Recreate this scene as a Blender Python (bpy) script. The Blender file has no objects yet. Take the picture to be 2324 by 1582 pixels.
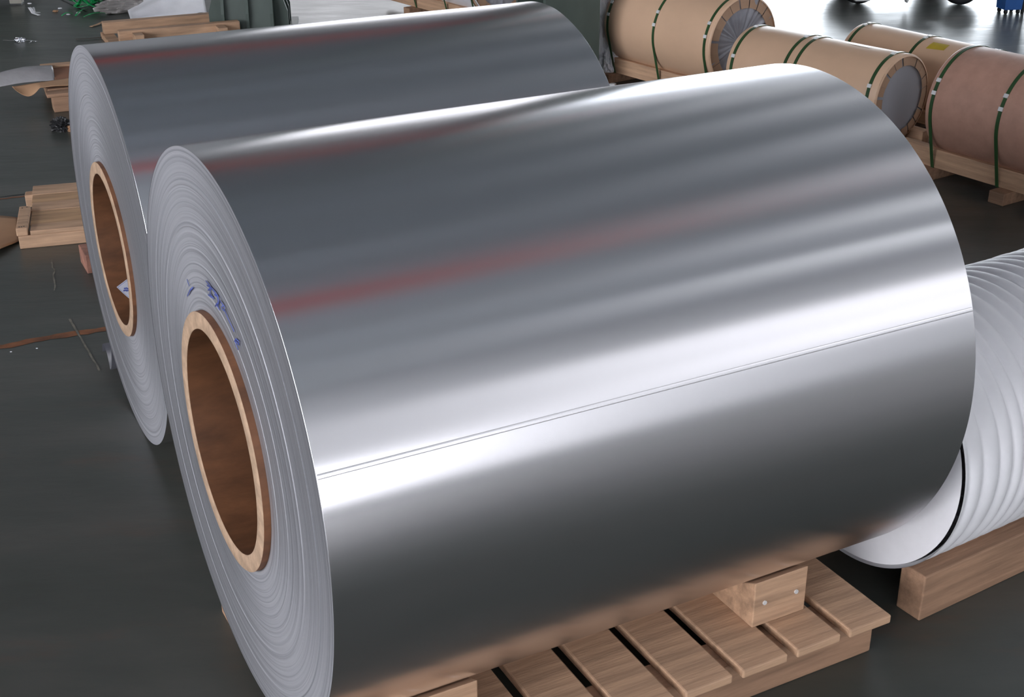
import bpy, math, random
from mathutils import Vector, Matrix, noise
import numpy as np

S = bpy.context.scene
COL = S.collection
random.seed(7)

# ------------------------------------------------------------------ camera
W, H, F = 2324.0, 1582.0, 2956.745
PITCH, ROLL, EYE = 0.434312, -0.005929, 2.0881
cp, sp = math.cos(PITCH), math.sin(PITCH)
r0, u0, FW = Vector((1, 0, 0)), Vector((0, sp, cp)), Vector((0, cp, -sp))
RT = math.cos(ROLL) * r0 + math.sin(ROLL) * u0
UP = -math.sin(ROLL) * r0 + math.cos(ROLL) * u0
cam_d = bpy.data.cameras.new('camera')
cam_d.sensor_width = 36.0
cam_d.lens = 36.0 * F / W
cam_d.clip_end = 300
cam = bpy.data.objects.new('camera', cam_d)
COL.objects.link(cam)
M3 = Matrix((RT, UP, -FW)).transposed()
cam.matrix_world = Matrix.Translation((0, 0, EYE)) @ M3.to_4x4()
S.camera = cam

# ------------------------------------------------------------------ world and exposure
wd = bpy.data.worlds.new('overcast_sky')
S.world = wd
wd.use_nodes = True
bg = wd.node_tree.nodes['Background']
bg.inputs['Color'].default_value = (0.86, 0.93, 1.0, 1)
bg.inputs['Strength'].default_value = 9.0
W_BACK, W_RIGHT, W_FRONT, W_LEFT_FILL, W_ROOF, W_FRONT_FILL = 3.2, 2.0, 1.8, 13.0, 1.6, 6.0      # radiance of the daylit glazing and the added fill panels
S.view_settings.view_transform = 'Standard'
S.view_settings.look = 'None'
S.view_settings.gamma = 1.0
S.view_settings.use_curve_mapping = False
S.view_settings.exposure = 0.13
S.cycles.use_denoising = True
S.cycles.max_bounces = 8
S.cycles.sample_clamp_indirect = 6.0

# ------------------------------------------------------------------ hall axes
HA = 0.48
U = Vector((math.cos(HA), math.sin(HA), 0))
V = Vector((-math.sin(HA), math.cos(HA), 0))
Z = Vector((0, 0, 1))
EYEV = Vector((0, 0, EYE))


def uv(a, b, z=0.0):
    return U * a + V * b + Z * z


def ray(px, py):
    return FW + RT * ((px - W / 2) / F) - UP * ((py - H / 2) / F)


def fl(px, py, z=0.0):
    d = ray(px, py)
    return EYEV + d * ((z - EYE) / d.z)


# ------------------------------------------------------------------ materials
def new_mat(name):
    m = bpy.data.materials.new(name)
    m.use_nodes = True
    nt = m.node_tree
    return m, nt, nt.nodes['Principled BSDF']


def N(nt, kind, **kw):
    n = nt.nodes.new(kind)
    for k, v in kw.items():
        if hasattr(n, k):
            setattr(n, k, v)
        else:
            n.inputs[k].default_value = v
    return n


def ramp(nt, fac, stops):
    n = nt.nodes.new('ShaderNodeValToRGB')
    cr = n.color_ramp
    while len(cr.elements) < len(stops):
        cr.elements.new(0.5)
    for e, (p, c) in zip(cr.elements, stops):
        e.position = p
        e.color = (*c, 1)
    nt.links.new(fac, n.inputs['Fac'])
    return n.outputs['Color']


def plain(name, col, rough=0.6, metal=0.0, var=0.15, scale=6.0, bump=0.0, bscale=40.0, stretch=(1, 1, 1), coat=0.0, spec=None):
    m, nt, b = new_mat(name)
    tc = nt.nodes.new('ShaderNodeTexCoord')
    mp = N(nt, 'ShaderNodeMapping')
    mp.inputs['Scale'].default_value = stretch
    nt.links.new(tc.outputs['Object'], mp.inputs['Vector'])
    nz = N(nt, 'ShaderNodeTexNoise', Scale=scale, Detail=5.0, Roughness=0.6)
    nt.links.new(mp.outputs['Vector'], nz.inputs['Vector'])
    lo = tuple(max(0, c * (1 - var)) for c in col)
    hi = tuple(min(1, c * (1 + var)) for c in col)
    c = ramp(nt, nz.outputs['Fac'], [(0.3, lo), (0.7, hi)])
    nt.links.new(c, b.inputs['Base Color'])
    b.inputs['Roughness'].default_value = rough
    b.inputs['Metallic'].default_value = metal
    if spec is not None:
        b.inputs['Specular IOR Level'].default_value = spec
    if coat:
        b.inputs['Coat Weight'].default_value = coat
    if bump:
        n2 = N(nt, 'ShaderNodeTexNoise', Scale=bscale, Detail=4.0)
        nt.links.new(mp.outputs['Vector'], n2.inputs['Vector'])
        bp = N(nt, 'ShaderNodeBump', Strength=bump, Distance=0.01)
        nt.links.new(n2.outputs['Fac'], bp.inputs['Height'])
        nt.links.new(bp.outputs['Normal'], b.inputs['Normal'])
    return m


def emitter(name, col, strength):
    m = bpy.data.materials.new(name)
    m.use_nodes = True
    nt = m.node_tree
    nt.nodes.clear()
    e = nt.nodes.new('ShaderNodeEmission')
    e.inputs['Color'].default_value = (*col, 1)
    e.inputs['Strength'].default_value = strength
    o = nt.nodes.new('ShaderNodeOutputMaterial')
    nt.links.new(e.outputs[0], o.inputs['Surface'])
    return m


def foil_mat(name, rough=0.27, aniso=0.92):
    m, nt, b = new_mat(name)
    b.inputs['Base Color'].default_value = (0.83, 0.815, 0.845, 1)
    b.inputs['Metallic'].default_value = 1.0
    b.inputs['Anisotropic'].default_value = aniso
    b.inputs['Anisotropic Rotation'].default_value = 0.25
    tg = N(nt, 'ShaderNodeTangent', direction_type='RADIAL', axis='X')
    nt.links.new(tg.outputs['Tangent'], b.inputs['Tangent'])
    b.inputs['Roughness'].default_value = rough
    return m


def edge_mat(name):
    """wound foil edges: concentric layers with slightly different lustre"""
    m, nt, b = new_mat(name)
    tc = nt.nodes.new('ShaderNodeTexCoord')
    sx = nt.nodes.new('ShaderNodeSeparateXYZ')
    nt.links.new(tc.outputs['Object'], sx.inputs[0])
    cx = nt.nodes.new('ShaderNodeCombineXYZ')
    nt.links.new(sx.outputs['Y'], cx.inputs['X'])
    nt.links.new(sx.outputs['Z'], cx.inputs['Y'])
    ln = N(nt, 'ShaderNodeVectorMath', operation='LENGTH')
    nt.links.new(cx.outputs[0], ln.inputs[0])
    n1 = N(nt, 'ShaderNodeTexNoise', noise_dimensions='1D', Scale=120.0, Detail=6.0, Roughness=0.75)
    nt.links.new(ln.outputs['Value'], n1.inputs['W'])
    c = ramp(nt, n1.outputs['Fac'], [(0.28, (0.22, 0.225, 0.255)), (0.45, (0.46, 0.46, 0.495)), (0.75, (0.56, 0.555, 0.585))])
    nt.links.new(c, b.inputs['Base Color'])
    b.inputs['Metallic'].default_value = 0.75
    b.inputs['Roughness'].default_value = 0.42
    b.inputs['Anisotropic'].default_value = 0.6
    tg = N(nt, 'ShaderNodeTangent', direction_type='RADIAL', axis='X')
    nt.links.new(tg.outputs['Tangent'], b.inputs['Tangent'])
    bp = N(nt, 'ShaderNodeBump', Strength=0.35, Distance=0.003)
    nt.links.new(n1.outputs['Fac'], bp.inputs['Height'])
    nt.links.new(bp.outputs['Normal'], b.inputs['Normal'])
    return m


def floor_mat():
    m, nt, b = new_mat('painted_concrete')
    tc = nt.nodes.new('ShaderNodeTexCoord')
    mp = N(nt, 'ShaderNodeMapping')
    mp.inputs['Rotation'].default_value = (0, 0, -HA)
    mp.inputs['Scale'].default_value = (0.5, 1.6, 1)
    nt.links.new(tc.outputs['Object'], mp.inputs['Vector'])
    n1 = N(nt, 'ShaderNodeTexNoise', Scale=1.1, Detail=8.0, Roughness=0.65)
    nt.links.new(mp.outputs['Vector'], n1.inputs['Vector'])
    c1 = ramp(nt, n1.outputs['Fac'], [(0.3, (0.045, 0.052, 0.046)), (0.5, (0.066, 0.072, 0.064)), (0.7, (0.100, 0.098, 0.088))])
    n2 = N(nt, 'ShaderNodeTexNoise', Scale=2.6, Detail=6.0, Roughness=0.7)
    nt.links.new(mp.outputs['Vector'], n2.inputs['Vector'])
    f2 = ramp(nt, n2.outputs['Fac'], [(0.56, (0, 0, 0)), (0.72, (0.45, 0.45, 0.45))])
    mix = N(nt, 'ShaderNodeMix', data_type='RGBA')
    nt.links.new(f2, mix.inputs['Factor'])
    nt.links.new(c1, mix.inputs['A'])
    mix.inputs['B'].default_value = (0.115, 0.075, 0.055, 1)
    nt.links.new(mix.outputs['Result'], b.inputs['Base Color'])
    n3 = N(nt, 'ShaderNodeTexNoise', Scale=5.0, Detail=6.0, Roughness=0.7)
    nt.links.new(mp.outputs['Vector'], n3.inputs['Vector'])
    rr = N(nt, 'ShaderNodeMapRange')
    rr.inputs['To Min'].default_value = 0.22
    rr.inputs['To Max'].default_value = 0.46
    nt.links.new(n3.outputs['Fac'], rr.inputs['Value'])
    nt.links.new(rr.outputs['Result'], b.inputs['Roughness'])
    n4 = N(nt, 'ShaderNodeTexNoise', Scale=14.0, Detail=5.0)
    nt.links.new(mp.outputs['Vector'], n4.inputs['Vector'])
    bp = N(nt, 'ShaderNodeBump', Strength=0.12, Distance=0.01)
    nt.links.new(n4.outputs['Fac'], bp.inputs['Height'])
    nt.links.new(bp.outputs['Normal'], b.inputs['Normal'])
    return m


def wood_mat(name, col, axis=0):
    st = [14, 14, 14]
    st[axis] = 1.2
    m = plain(name, col, rough=0.7, var=0.32, scale=2.2, bump=0.25, bscale=5, stretch=tuple(st))
    return m


FOIL = foil_mat('aluminium_foil')
EDGE = edge_mat('wound_foil_edges')
FLOOR = floor_mat()
PAPER = plain('brown_wrapping_paper', (0.66, 0.44, 0.295), rough=0.42, var=0.06, scale=3, bump=0.03, bscale=6)
PAPER2 = plain('dark_wrapping_paper', (0.47, 0.27, 0.205), rough=0.5, var=0.10, scale=14, bump=0.04, bscale=10)
FLAP = plain('folded_paper', (0.44, 0.28, 0.185), rough=0.6, var=0.12, scale=8)
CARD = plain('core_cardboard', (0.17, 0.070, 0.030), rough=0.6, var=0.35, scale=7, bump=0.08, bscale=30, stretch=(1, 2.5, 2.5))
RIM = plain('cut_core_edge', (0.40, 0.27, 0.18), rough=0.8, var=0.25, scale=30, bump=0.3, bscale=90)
CARDB = plain('corrugated_card', (0.46, 0.27, 0.155), rough=0.8, var=0.12, scale=5)
WOODX = wood_mat('pale_softwood', (0.50, 0.315, 0.20), 0)
WOODD = wood_mat('brown_softwood', (0.34, 0.20, 0.125), 0)
STRAP = plain('green_strap', (0.028, 0.075, 0.026), rough=0.35, var=0.2)
GLOSSG = plain('bright_green_strap', (0.02, 0.36, 0.11), rough=0.22, var=0.4, scale=20)
STEEL = plain('strap_seal_steel', (0.86, 0.87, 0.88), rough=0.35, metal=0.3, var=0.05)
COLM = plain('grey_green_paint', (0.075, 0.10, 0.088), rough=0.45, var=0.15, scale=4, stretch=(1, 1, .4))
FILM = plain('clear_grey_film', (0.36, 0.37, 0.42), rough=0.16, var=0.15, scale=9, bump=0.35, bscale=18, coat=0.3)
SMOOTHF = plain('smooth_grey_film', (0.40, 0.41, 0.46), rough=0.3, var=0.05, scale=3, bump=0.06, bscale=7)
WHITEF = plain('white_film', (0.88, 0.88, 0.92), rough=0.3, var=0.06, bump=0.2, bscale=14)
FOAM = plain('white_foam', (0.88, 0.87, 0.90), rough=0.55, var=0.04, scale=8, bump=0.08, bscale=60)
GREYF = plain('grey_film', (0.33, 0.32, 0.33), rough=0.25, var=0.15, bump=0.4, bscale=20)
ALU = plain('scrap_foil', (0.85, 0.86, 0.9), rough=0.18, metal=1.0, var=0.05, bump=0.3, bscale=50)
DARK = plain('dark_rubber', (0.018, 0.018, 0.02), rough=0.5, var=0.2)
WHITEP = plain('white_paint', (0.78, 0.79, 0.80), rough=0.35, var=0.05)
BLUEP = plain('blue_plastic', (0.02, 0.10, 0.34), rough=0.35, var=0.15)
INK = plain('blue_marker_ink', (0.07, 0.10, 0.36), rough=0.5, var=0.3, scale=30)
LABELP = plain('white_label', (0.62, 0.63, 0.72), rough=0.5, var=0.04)
YELLOW = plain('yellow_tape', (0.50, 0.36, 0.03), rough=0.25, var=0.15, coat=0.3)
CLEART = plain('clear_tape', (0.55, 0.55, 0.55), rough=0.15, var=0.1)
WALLM = plain('wall_sheeting', (0.46, 0.48, 0.49), rough=0.7, var=0.08, scale=0.6)
ROOFM = plain('roof_sheeting', (0.235, 0.272, 0.31), rough=0.7, var=0.12, scale=0.5)
PURLIN = plain('purlin_paint', (0.16, 0.17, 0.17), rough=0.6, var=0.1)
REDP = plain('red_crane_paint', (0.50, 0.045, 0.03), rough=0.5, var=0.1)
ORANGE = plain('worn_orange_paint', (0.20, 0.075, 0.03), rough=0.5, var=0.55, scale=9)
SCRATCH = plain('pale_scratch', (0.17, 0.16, 0.13), rough=0.5, var=0.5, scale=20)
JOINT = plain('dark_joint', (0.012, 0.012, 0.012), rough=0.8)


# ------------------------------------------------------------------ mesh helpers
class MB:
    def __init__(s):
        s.v, s.f, s.sm = [], [], []

    def add(s, vs, fs, smooth=False):
        o = len(s.v)
        s.v += [tuple(p) for p in vs]
        for f in fs:
            s.f.append(tuple(i + o for i in f))
            s.sm.append(smooth)
        return s

    def hexa(s, c8):
        return s.add(c8, [(0, 3, 2, 1), (4, 5, 6, 7), (0, 1, 5, 4), (1, 2, 6, 5), (2, 3, 7, 6), (3, 0, 4, 7)])

    def box(s, x0, x1, y0, y1, z0, z1):
        return s.hexa([(x0, y0, z0), (x1, y0, z0), (x1, y1, z0), (x0, y1, z0), (x0, y0, z1), (x1, y0, z1), (x1, y1, z1), (x0, y1, z1)])

    def lathe_x(s, prof, n=96, smooth=True, closed=False, wob=None):
        """profile of (x, r) turned about the local x axis"""
        vs, fs = [], []
        k = len(prof)
        for x, r in prof:
            for i in range(n):
                a = 2 * math.pi * i / n
                q = r + (wob(x, a) if wob else 0.0)
                vs.append((x, q * math.cos(a), q * math.sin(a)))
        for j in range(k if closed else k - 1):
            j2 = (j + 1) % k
            for i in range(n):
                i2 = (i + 1) % n
                fs.append((j * n + i, j * n + i2, j2 * n + i2, j2 * n + i))
        return s.add(vs, fs, smooth)

    def tube(s, path, r, n=8, flat=1.0, up=None):
        vs, fs = [], []
        path = [Vector(p) for p in path]
        for k, p in enumerate(path):
            t = (path[min(k + 1, len(path) - 1)] - path[max(k - 1, 0)]).normalized()
            a = up if up is not None else (Vector((0, 0, 1)) if abs(t.z) < 0.95 else Vector((1, 0, 0)))
            b = t.cross(a).normalized()
            c = b.cross(t).normalized()
            for i in range(n):
                q = 2 * math.pi * i / n
                vs.append(p + b * (r * math.cos(q)) + c * (r * flat * math.sin(q)))
        for k in range(len(path) - 1):
            for i in range(n):
                i2 = (i + 1) % n
                fs.append((k * n + i, k * n + i2, (k + 1) * n + i2, (k + 1) * n + i))
        fs.append(tuple(range(n))[::-1])
        fs.append(tuple((len(path) - 1) * n + i for i in range(n)))
        return s.add(vs, fs, True)

    def grid(s, fn, nu, nv, thick=0.0, smooth=True):
        vs = [Vector(fn(i / nu, j / nv)) for j in range(nv + 1) for i in range(nu + 1)]
        fs = [(j * (nu + 1) + i, j * (nu + 1) + i + 1, (j + 1) * (nu + 1) + i + 1, (j + 1) * (nu + 1) + i) for j in range(nv) for i in range(nu)]
        if thick:
            k = len(vs)
            b = [v - Vector((0, 0, thick)) for v in vs]
            f2 = [tuple(i + k for i in f[::-1]) for f in fs]
            rim = [i for i in range(nu + 1)] + [(j + 1) * (nu + 1) - 1 for j in range(1, nv + 1)] + [nv * (nu + 1) + i for i in range(nu - 1, -1, -1)] + [j * (nu + 1) for j in range(nv - 1, 0, -1)]
            f3 = [(rim[i], rim[i] + k, rim[(i + 1) % len(rim)] + k, rim[(i + 1) % len(rim)]) for i in range(len(rim))]
            return s.add(vs + b, fs + f2 + f3, smooth)
        return s.add(vs, fs, smooth)

    def prism(s, poly, z0, z1):
        n = len(poly)
        vs = [(p[0], p[1], z0) for p in poly] + [(p[0], p[1], z1) for p in poly]
        fs = [tuple(range(n))[::-1], tuple(range(n, 2 * n))] + [(i, (i + 1) % n, n + (i + 1) % n, n + i) for i in range(n)]
        return s.add(vs, fs)

    def mesh(s, name, mat):
        me = bpy.data.meshes.new(name)
        me.from_pydata(s.v, [], s.f)
        me.polygons.foreach_set('use_smooth', s.sm)
        if mat:
            me.materials.append(mat)
        me.update()
        return me

    def build(s, name, mat, parent=None, loc=(0, 0, 0), rot=(0, 0, 0)):
        return link(name, s.mesh(name, mat), parent, loc, rot)


def link(name, me, parent=None, loc=(0, 0, 0), rot=(0, 0, 0)):
    o = bpy.data.objects.new(name, me)
    COL.objects.link(o)
    o.location = loc
    o.rotation_euler = rot
    if parent is not None:
        o.parent = parent
    return o


def tag(o, label=None, cat=None, group=None, kind=None):
    if label:
        o['label'] = label
    if cat:
        o['category'] = cat
    if group:
        o['group'] = group
    if kind:
        o['kind'] = kind
    return o


def thing(name, label, cat, loc, rz=0.0, group=None):
    return tag(link(name, None, None, loc, (0, 0, rz)), label, cat, group)


def bevel(o, w=0.004, seg=2):
    m = o.modifiers.new('bevel', 'BEVEL')
    m.width = w
    m.segments = seg
    m.limit_method = 'ANGLE'
    return o


def bar_pts(p0, p1, width, z0, z1, side=1):
    """a straight beam whose front lower edge runs p0-p1; it reaches `width` to its back"""
    p0, p1 = Vector(p0), Vector(p1)
    d = (p1 - p0)
    d.z = 0
    d.normalize()
    n = Vector((-d.y, d.x, 0)) * width * side
    c = [p0, p1, p1 + n, p0 + n]
    return [(q.x, q.y, z0) for q in c] + [(q.x, q.y, z1) for q in c]


# ------------------------------------------------------------------ the hall
HU0, HU1, HV0, HV1, HZ = -13.0, 27.0, -10.0, 21.0, 10.0


def quadbox(a0, a1, b0, b1, z0, z1):
    return [uv(a0, b0, z0), uv(a1, b0, z0), uv(a1, b1, z0), uv(a0, b1, z0), uv(a0, b0, z1), uv(a1, b0, z1), uv(a1, b1, z1), uv(a0, b1, z1)]


def struct(name, mb, mat, parent=None):
    o = mb.build(name, mat, parent)
    if parent is None:
        o['kind'] = 'structure'
    return o


floor = struct('floor', MB().hexa(quadbox(HU0 - 1, HU1 + 1, HV0 - 1, HV1 + 22, -0.2, 0.0)), FLOOR)
ceiling = struct('ceiling', MB().hexa(quadbox(HU0 - .3, HU1 + .3, HV0 - .3, HV1 + .3, HZ, HZ + 0.2)), ROOFM)
for k in range(16):
    v = HV0 + 1.0 + k * 1.95
    struct('roof_purlin', MB().hexa(quadbox(HU0, HU1, v - .07, v + .07, HZ - 0.24, HZ - 0.001)), PURLIN, ceiling)
# left wall
wl = MB()
wl.hexa(quadbox(HU0 - .3, HU0, HV0, HV1, 0, 1.6)).hexa(quadbox(HU0 - .3, HU0, HV0, HV1, 6.6, HZ))
wl.hexa(quadbox(HU0 - .3, HU0, HV0, -8.0, 1.6, 6.6)).hexa(quadbox(HU0 - .3, HU0, 6.0, HV1, 1.6, 6.6))
struct('wall_left', wl, WALLM)
# right wall with a long high window
wr = MB()
wr.hexa(quadbox(HU1, HU1 + .3, HV0, HV1, 0, 4.2)).hexa(quadbox(HU1, HU1 + .3, HV0, HV1, 8.6, HZ))
wr.hexa(quadbox(HU1, HU1 + .3, HV0, HV0 + 2, 4.2, 8.6)).hexa(quadbox(HU1, HU1 + .3, HV1 - 2, HV1, 4.2, 8.6))
struct('wall_right', wr, WALLM)
# back wall: open goods door on the right, a window band to its left
DU0, DU1, DZ = 13.4, 24.5, 6.2
wb = MB()
wb.hexa(quadbox(HU0, DU0, HV1, HV1 + .3, 0, 1.2)).hexa(quadbox(HU0, DU0, HV1, HV1 + .3, 4.6, HZ))
wb.hexa(quadbox(HU0, 6.0, HV1, HV1 + .3, 1.2, 4.6)).hexa(quadbox(12.6, DU0, HV1, HV1 + .3, 1.2, 4.6))
wb.hexa(quadbox(DU0, DU1, HV1, HV1 + .3, DZ, HZ)).hexa(quadbox(DU1, HU1, HV1, HV1 + .3, 0, HZ))
struct('wall_back', wb, WALLM)
# front wall (behind the camera): opening for an added fill panel, high glazing to the right
wf = MB()
FU0, FU1, FZ0, FZ1 = 8.0, 23.0, 2.7, 7.2
wf.hexa(quadbox(HU0, -8, HV0 - .3, HV0, 0, HZ)).hexa(quadbox(3, FU0, HV0 - .3, HV0, 0, HZ))
wf.hexa(quadbox(-8, 3, HV0 - .3, HV0, 0, 0.6)).hexa(quadbox(-8, 3, HV0 - .3, HV0, 3.4, HZ))
wf.hexa(quadbox(FU1, HU1, HV0 - .3, HV0, 0, HZ))
wf.hexa(quadbox(FU0, FU1, HV0 - .3, HV0, 0, FZ0)).hexa(quadbox(FU0, FU1, HV0 - .3, HV0, FZ1, HZ))
struct('wall_front', wf, WALLM)


def window(name, axis, fixed, a0, a1, z0, z1, nbar, rows=1, strength=5.0):
    GLAZE = emitter('glazing_and_fill', (0.94, 0.95, 1.0), strength)
    fr = MB()
    t = 0.06
    def put(a, b, c, d):
        if axis == 'u':
            fr.hexa(quadbox(a, b, fixed - .05, fixed + .05, c, d))
        else:
            fr.hexa(quadbox(fixed - .05, fixed + .05, a, b, c, d))
    for k in range(nbar + 1):
        a = a0 + (a1 - a0) * k / nbar
        put(a - t, a + t, z0, z1)
    for k in range(rows + 1):
        z = z0 + (z1 - z0) * k / rows
        put(a0, a1, z - t, z + t)
    o = struct(name, fr, PURLIN)
    for k in range(nbar):
        for j in range(rows):
            b0, b1 = a0 + (a1 - a0) * k / nbar + t, a0 + (a1 - a0) * (k + 1) / nbar - t
            c0, c1 = z0 + (z1 - z0) * j / rows + t, z0 + (z1 - z0) * (j + 1) / rows - t
            p = MB()
            if axis == 'u':
                p.hexa(quadbox(b0, b1, fixed - .01, fixed + .01, c0, c1))
            else:
                p.hexa(quadbox(fixed - .01, fixed + .01, b0, b1, c0, c1))
            p.build('pane', GLAZE, o)


window('window_1', 'u', HV1 + .15, 6.0, 12.6, 1.2, 4.6, 6, 1, W_BACK)
window('window_2', 'v', HU1 + .15, HV0 + 2, HV1 - 2, 4.2, 8.6, 9, 2, W_RIGHT)
window('window_3', 'u', HV0 - .15, FU0, FU1, FZ0, FZ1, 6, 2, W_FRONT)
window('window_4', 'v', HU0 - .15, -8.0, 6.0, 1.6, 6.6, 7, 2, W_LEFT_FILL)  # added glowing panel, unseen, brightens the roll ends and wrapped rolls
window('window_12', 'u', HV0 - .15, -8.0, 3.0, 0.6, 3.4, 5, 2, W_FRONT_FILL)  # added low glowing panel behind the camera, lifts foam roll and floor
# translucent roof lights over the right half of the hall
for k in range(7):
    v0 = HV0 + 3.1 + k * 3.9
    o = struct('window_%d' % (5 + k), MB().hexa(quadbox(11.0, 25.0, v0 + .02, v0 + 1.6, HZ - .04, HZ - .02)), PURLIN)
    MB().hexa(quadbox(11.05, 24.95, v0 + .07, v0 + 1.55, HZ - .06, HZ - .041)).build('pane', emitter('roof_light', (0.92, 0.96, 1.0), W_ROOF), o)

# overhead crane girders, red, seen only as streaks in the foil
for (vv, a0, a1) in ((0.0, -6.0, 5.0), (12.8, -6.0, 8.5)):
    c = thing('crane_girder', 'red overhead crane girder under the roof' + (' above the foil rolls' if vv < 1 else ' towards the back wall'), 'crane girder', uv((a0 + a1) / 2, vv, 7.35))
    MBg = MB()
    L = a1 - a0
    MBg.box(-L / 2, L / 2, -.22, .22, 0, .05).box(-L / 2, L / 2, -.22, .22, .75, .8).box(-L / 2, L / 2, -.16, .16, .05, .75)
    c.rotation_euler = (0, 0, HA)
    MBg.build('box_girder', REDP, c)
    for sx_ in (-1, 1):
        MB().box(-.18, .18, -.9, .9, .8, 1.1).build('end_carriage', REDP, c, (sx_ * (L / 2 - .3), 0, 0))
        MB().box(-.06, .06, -.06, .06, 1.1, HZ - .24 - 7.35).build('hanger', PURLIN, c, (sx_ * (L / 2 - .3), 0, 0))


# floor marks: worn orange line, joints, scratch
def strip(name, p0, p1, w, mat, h=0.0012, seg=24, jit=0.0):
    p0, p1 = fl(*p0), fl(*p1)
    d = (p1 - p0).normalized()
    n = Vector((-d.y, d.x, 0))
    m = MB()
    vs, fs = [], []
    for k in range(seg + 1):
        q = p0.lerp(p1, k / seg) + n * (noise.noise(Vector((k * .35, p0.x * 9, 3))) * jit)
        ww = w * (1 + .5 * noise.noise(Vector((k * .8, p0.y * 7, 9))))
        vs += [q - n * ww / 2 + Z * h, q + n * ww / 2 + Z * h]
    fs = [(2 * k, 2 * k + 2, 2 * k + 3, 2 * k + 1)[::-1] for k in range(seg)]
    m.add(vs, fs)
    return m.build(name, mat, floor)


strip('painted_line', (-120, 806), (300, 736), 0.045, ORANGE, jit=.02)
strip('painted_line', (-60, 462), (140, 432), 0.018, ORANGE, jit=.02, h=.001)
strip('floor_joint', (-60, 455), (62, 440), 0.007, JOINT)
strip('floor_scratch', (158, 725), (226, 842), 0.008, SCRATCH, jit=.01, h=.002)
strip('floor_scratch', (118, 590), (126, 660), 0.006, SCRATCH, jit=.01, h=.002)
strip('floor_joint', (118, -10), (196, 27), 0.02, JOINT)


# ------------------------------------------------------------------ big foil rolls
RC, RCI = 0.28, 0.243


def foil_roll(label, x, y, zc, th, R, L, prot, seed):
    root = thing('foil_roll', label, 'foil roll', (x + math.cos(th) * L / 2, y + math.sin(th) * L / 2, zc - R), th, 'bare aluminium foil rolls')
    rnd = random.Random(seed)
    e = 0.0006
    comps = [(k, rnd.uniform(.0006, .0020) * (1.0 if k < 30 else 1.3), rnd.uniform(0, 6.28), rnd.uniform(-.5, .5)) for k in (4, 7, 11, 16, 23, 31, 42, 57, 74, 95)]
    def wave(x, a):
        # faint lengthwise waviness of the wound sheet: a few thousandths of a radian of slope
        return sum(sl * R / k * math.sin(k * a + p + t * x) for k, sl, p, t in comps)
    body = MB().lathe_x([(-L / 2, R - e), (-L / 2 + .00025, R - .00015), (-L / 2 + e, R)] + [(-L / 2 + e * 1.6, R)] + [(-L / 2 + e + (L - 2 * e) * k / 12, R) for k in range(1, 12)] + [(L / 2 - e * 1.6, R), (L / 2 - e, R), (L / 2, R - e)], 720, wob=wave).build('foil_surface', FOIL, root, (0, 0, R))
    for sgn in (-1, 1):
        prof = []
        n = 220 if sgn < 0 else 40
        off = 0.0
        for k in range(n + 1):
            r = RC + .0005 + (R - .001 - RC) * k / n
            off += rnd.uniform(-.00035, .00035)
            off *= 0.93
            if rnd.random() < .035:
                off += rnd.choice((-1, 1)) * .0012
            a = off if 2 < k < n - 2 else 0.0
            prof.append((sgn * (L / 2 + a - 0.0005), r))
        if sgn < 0:
            prof = prof[::-1]
        MB().lathe_x(prof, 256).build('wound_edge', EDGE, root, (0, 0, R))
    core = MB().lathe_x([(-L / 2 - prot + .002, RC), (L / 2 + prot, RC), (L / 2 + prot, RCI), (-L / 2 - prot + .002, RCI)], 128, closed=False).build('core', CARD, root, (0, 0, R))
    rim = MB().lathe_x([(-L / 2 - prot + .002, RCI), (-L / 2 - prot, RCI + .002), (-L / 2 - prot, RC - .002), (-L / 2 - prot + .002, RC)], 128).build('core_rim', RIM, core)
    rim['label'] = 'pale cut end of the cardboard core'
    return root


CA = (-0.60117, 2.40852, EYE - 1.32712)
CB = (-1.26254, 3.89490, EYE - 1.45141)
THA, RA, LA = 0.48467, 0.61956, 1.50187
THB, RB, LB = 0.46716, 0.63669, 1.54584
A = foil_roll('huge bare aluminium foil roll with blue marker scribble beside its core', CA[0], CA[1], CA[2], THA, RA, LA, 0.016, 3)
B = foil_roll('huge bare aluminium foil roll with a diamond paper label inside its core', CB[0], CB[1], CB[2], THB, RB, LB, 0.013, 11)


def to_local(root, p):
    m = Matrix.Translation(root.location) @ Matrix.Rotation(root.rotation_euler[2], 4, 'Z')
    return m.inverted() @ p


def face_hit(root, L, px, py, out=0.003):
    o = to_local(root, EYEV)
    d = to_local(root, EYEV + ray(px, py)) - o
    t = (-L / 2 - out - o.x) / d.x
    return o + d * t


# blue handwriting on the wound edge of the front roll
strokes = [[(530, 350), (575, 400), (600, 440), (585, 530)], [(545, 410), (600, 440), (650, 500), (690, 560), (700, 650)], [(600, 440), (560, 480)],
           [(560, 540), (615, 580)], [(590, 530), (640, 600)], [(640, 480), (700, 570), (705, 640), (700, 700)], [(690, 560), (650, 540)],
           [(670, 670), (720, 750)], [(705, 640), (660, 700)], [(720, 620), (760, 670), (790, 710), (780, 760), (740, 720), (765, 690)],
           [(790, 760), (850, 900), (920, 1050)], [(925, 1185), (945, 1150), (985, 1190), (985, 1235), (960, 1205), (930, 1175), (950, 1240), (975, 1300)],
           [(270, 330), (300, 420)], [(350, 440), (310, 480), (275, 560)]]
mk = [MB(), MB(), MB()]
for ks, st in enumerate(strokes):
    pts = [face_hit(A, LA, 380 + .1644 * a, 580 + .1644 * b) for a, b in st]
    mk[0 if ks < 11 else (1 if ks == 11 else 2)].tube(pts, 0.0019, 6, 0.3, up=Vector((1, 0, 0)))
for m_, nm_ in zip(mk, ('blue handwritten marker scribble', 'blue handwritten numeral', 'faint blue marker strokes')):
    m_.build('marker_writing', INK, A)['label'] = nm_

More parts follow.
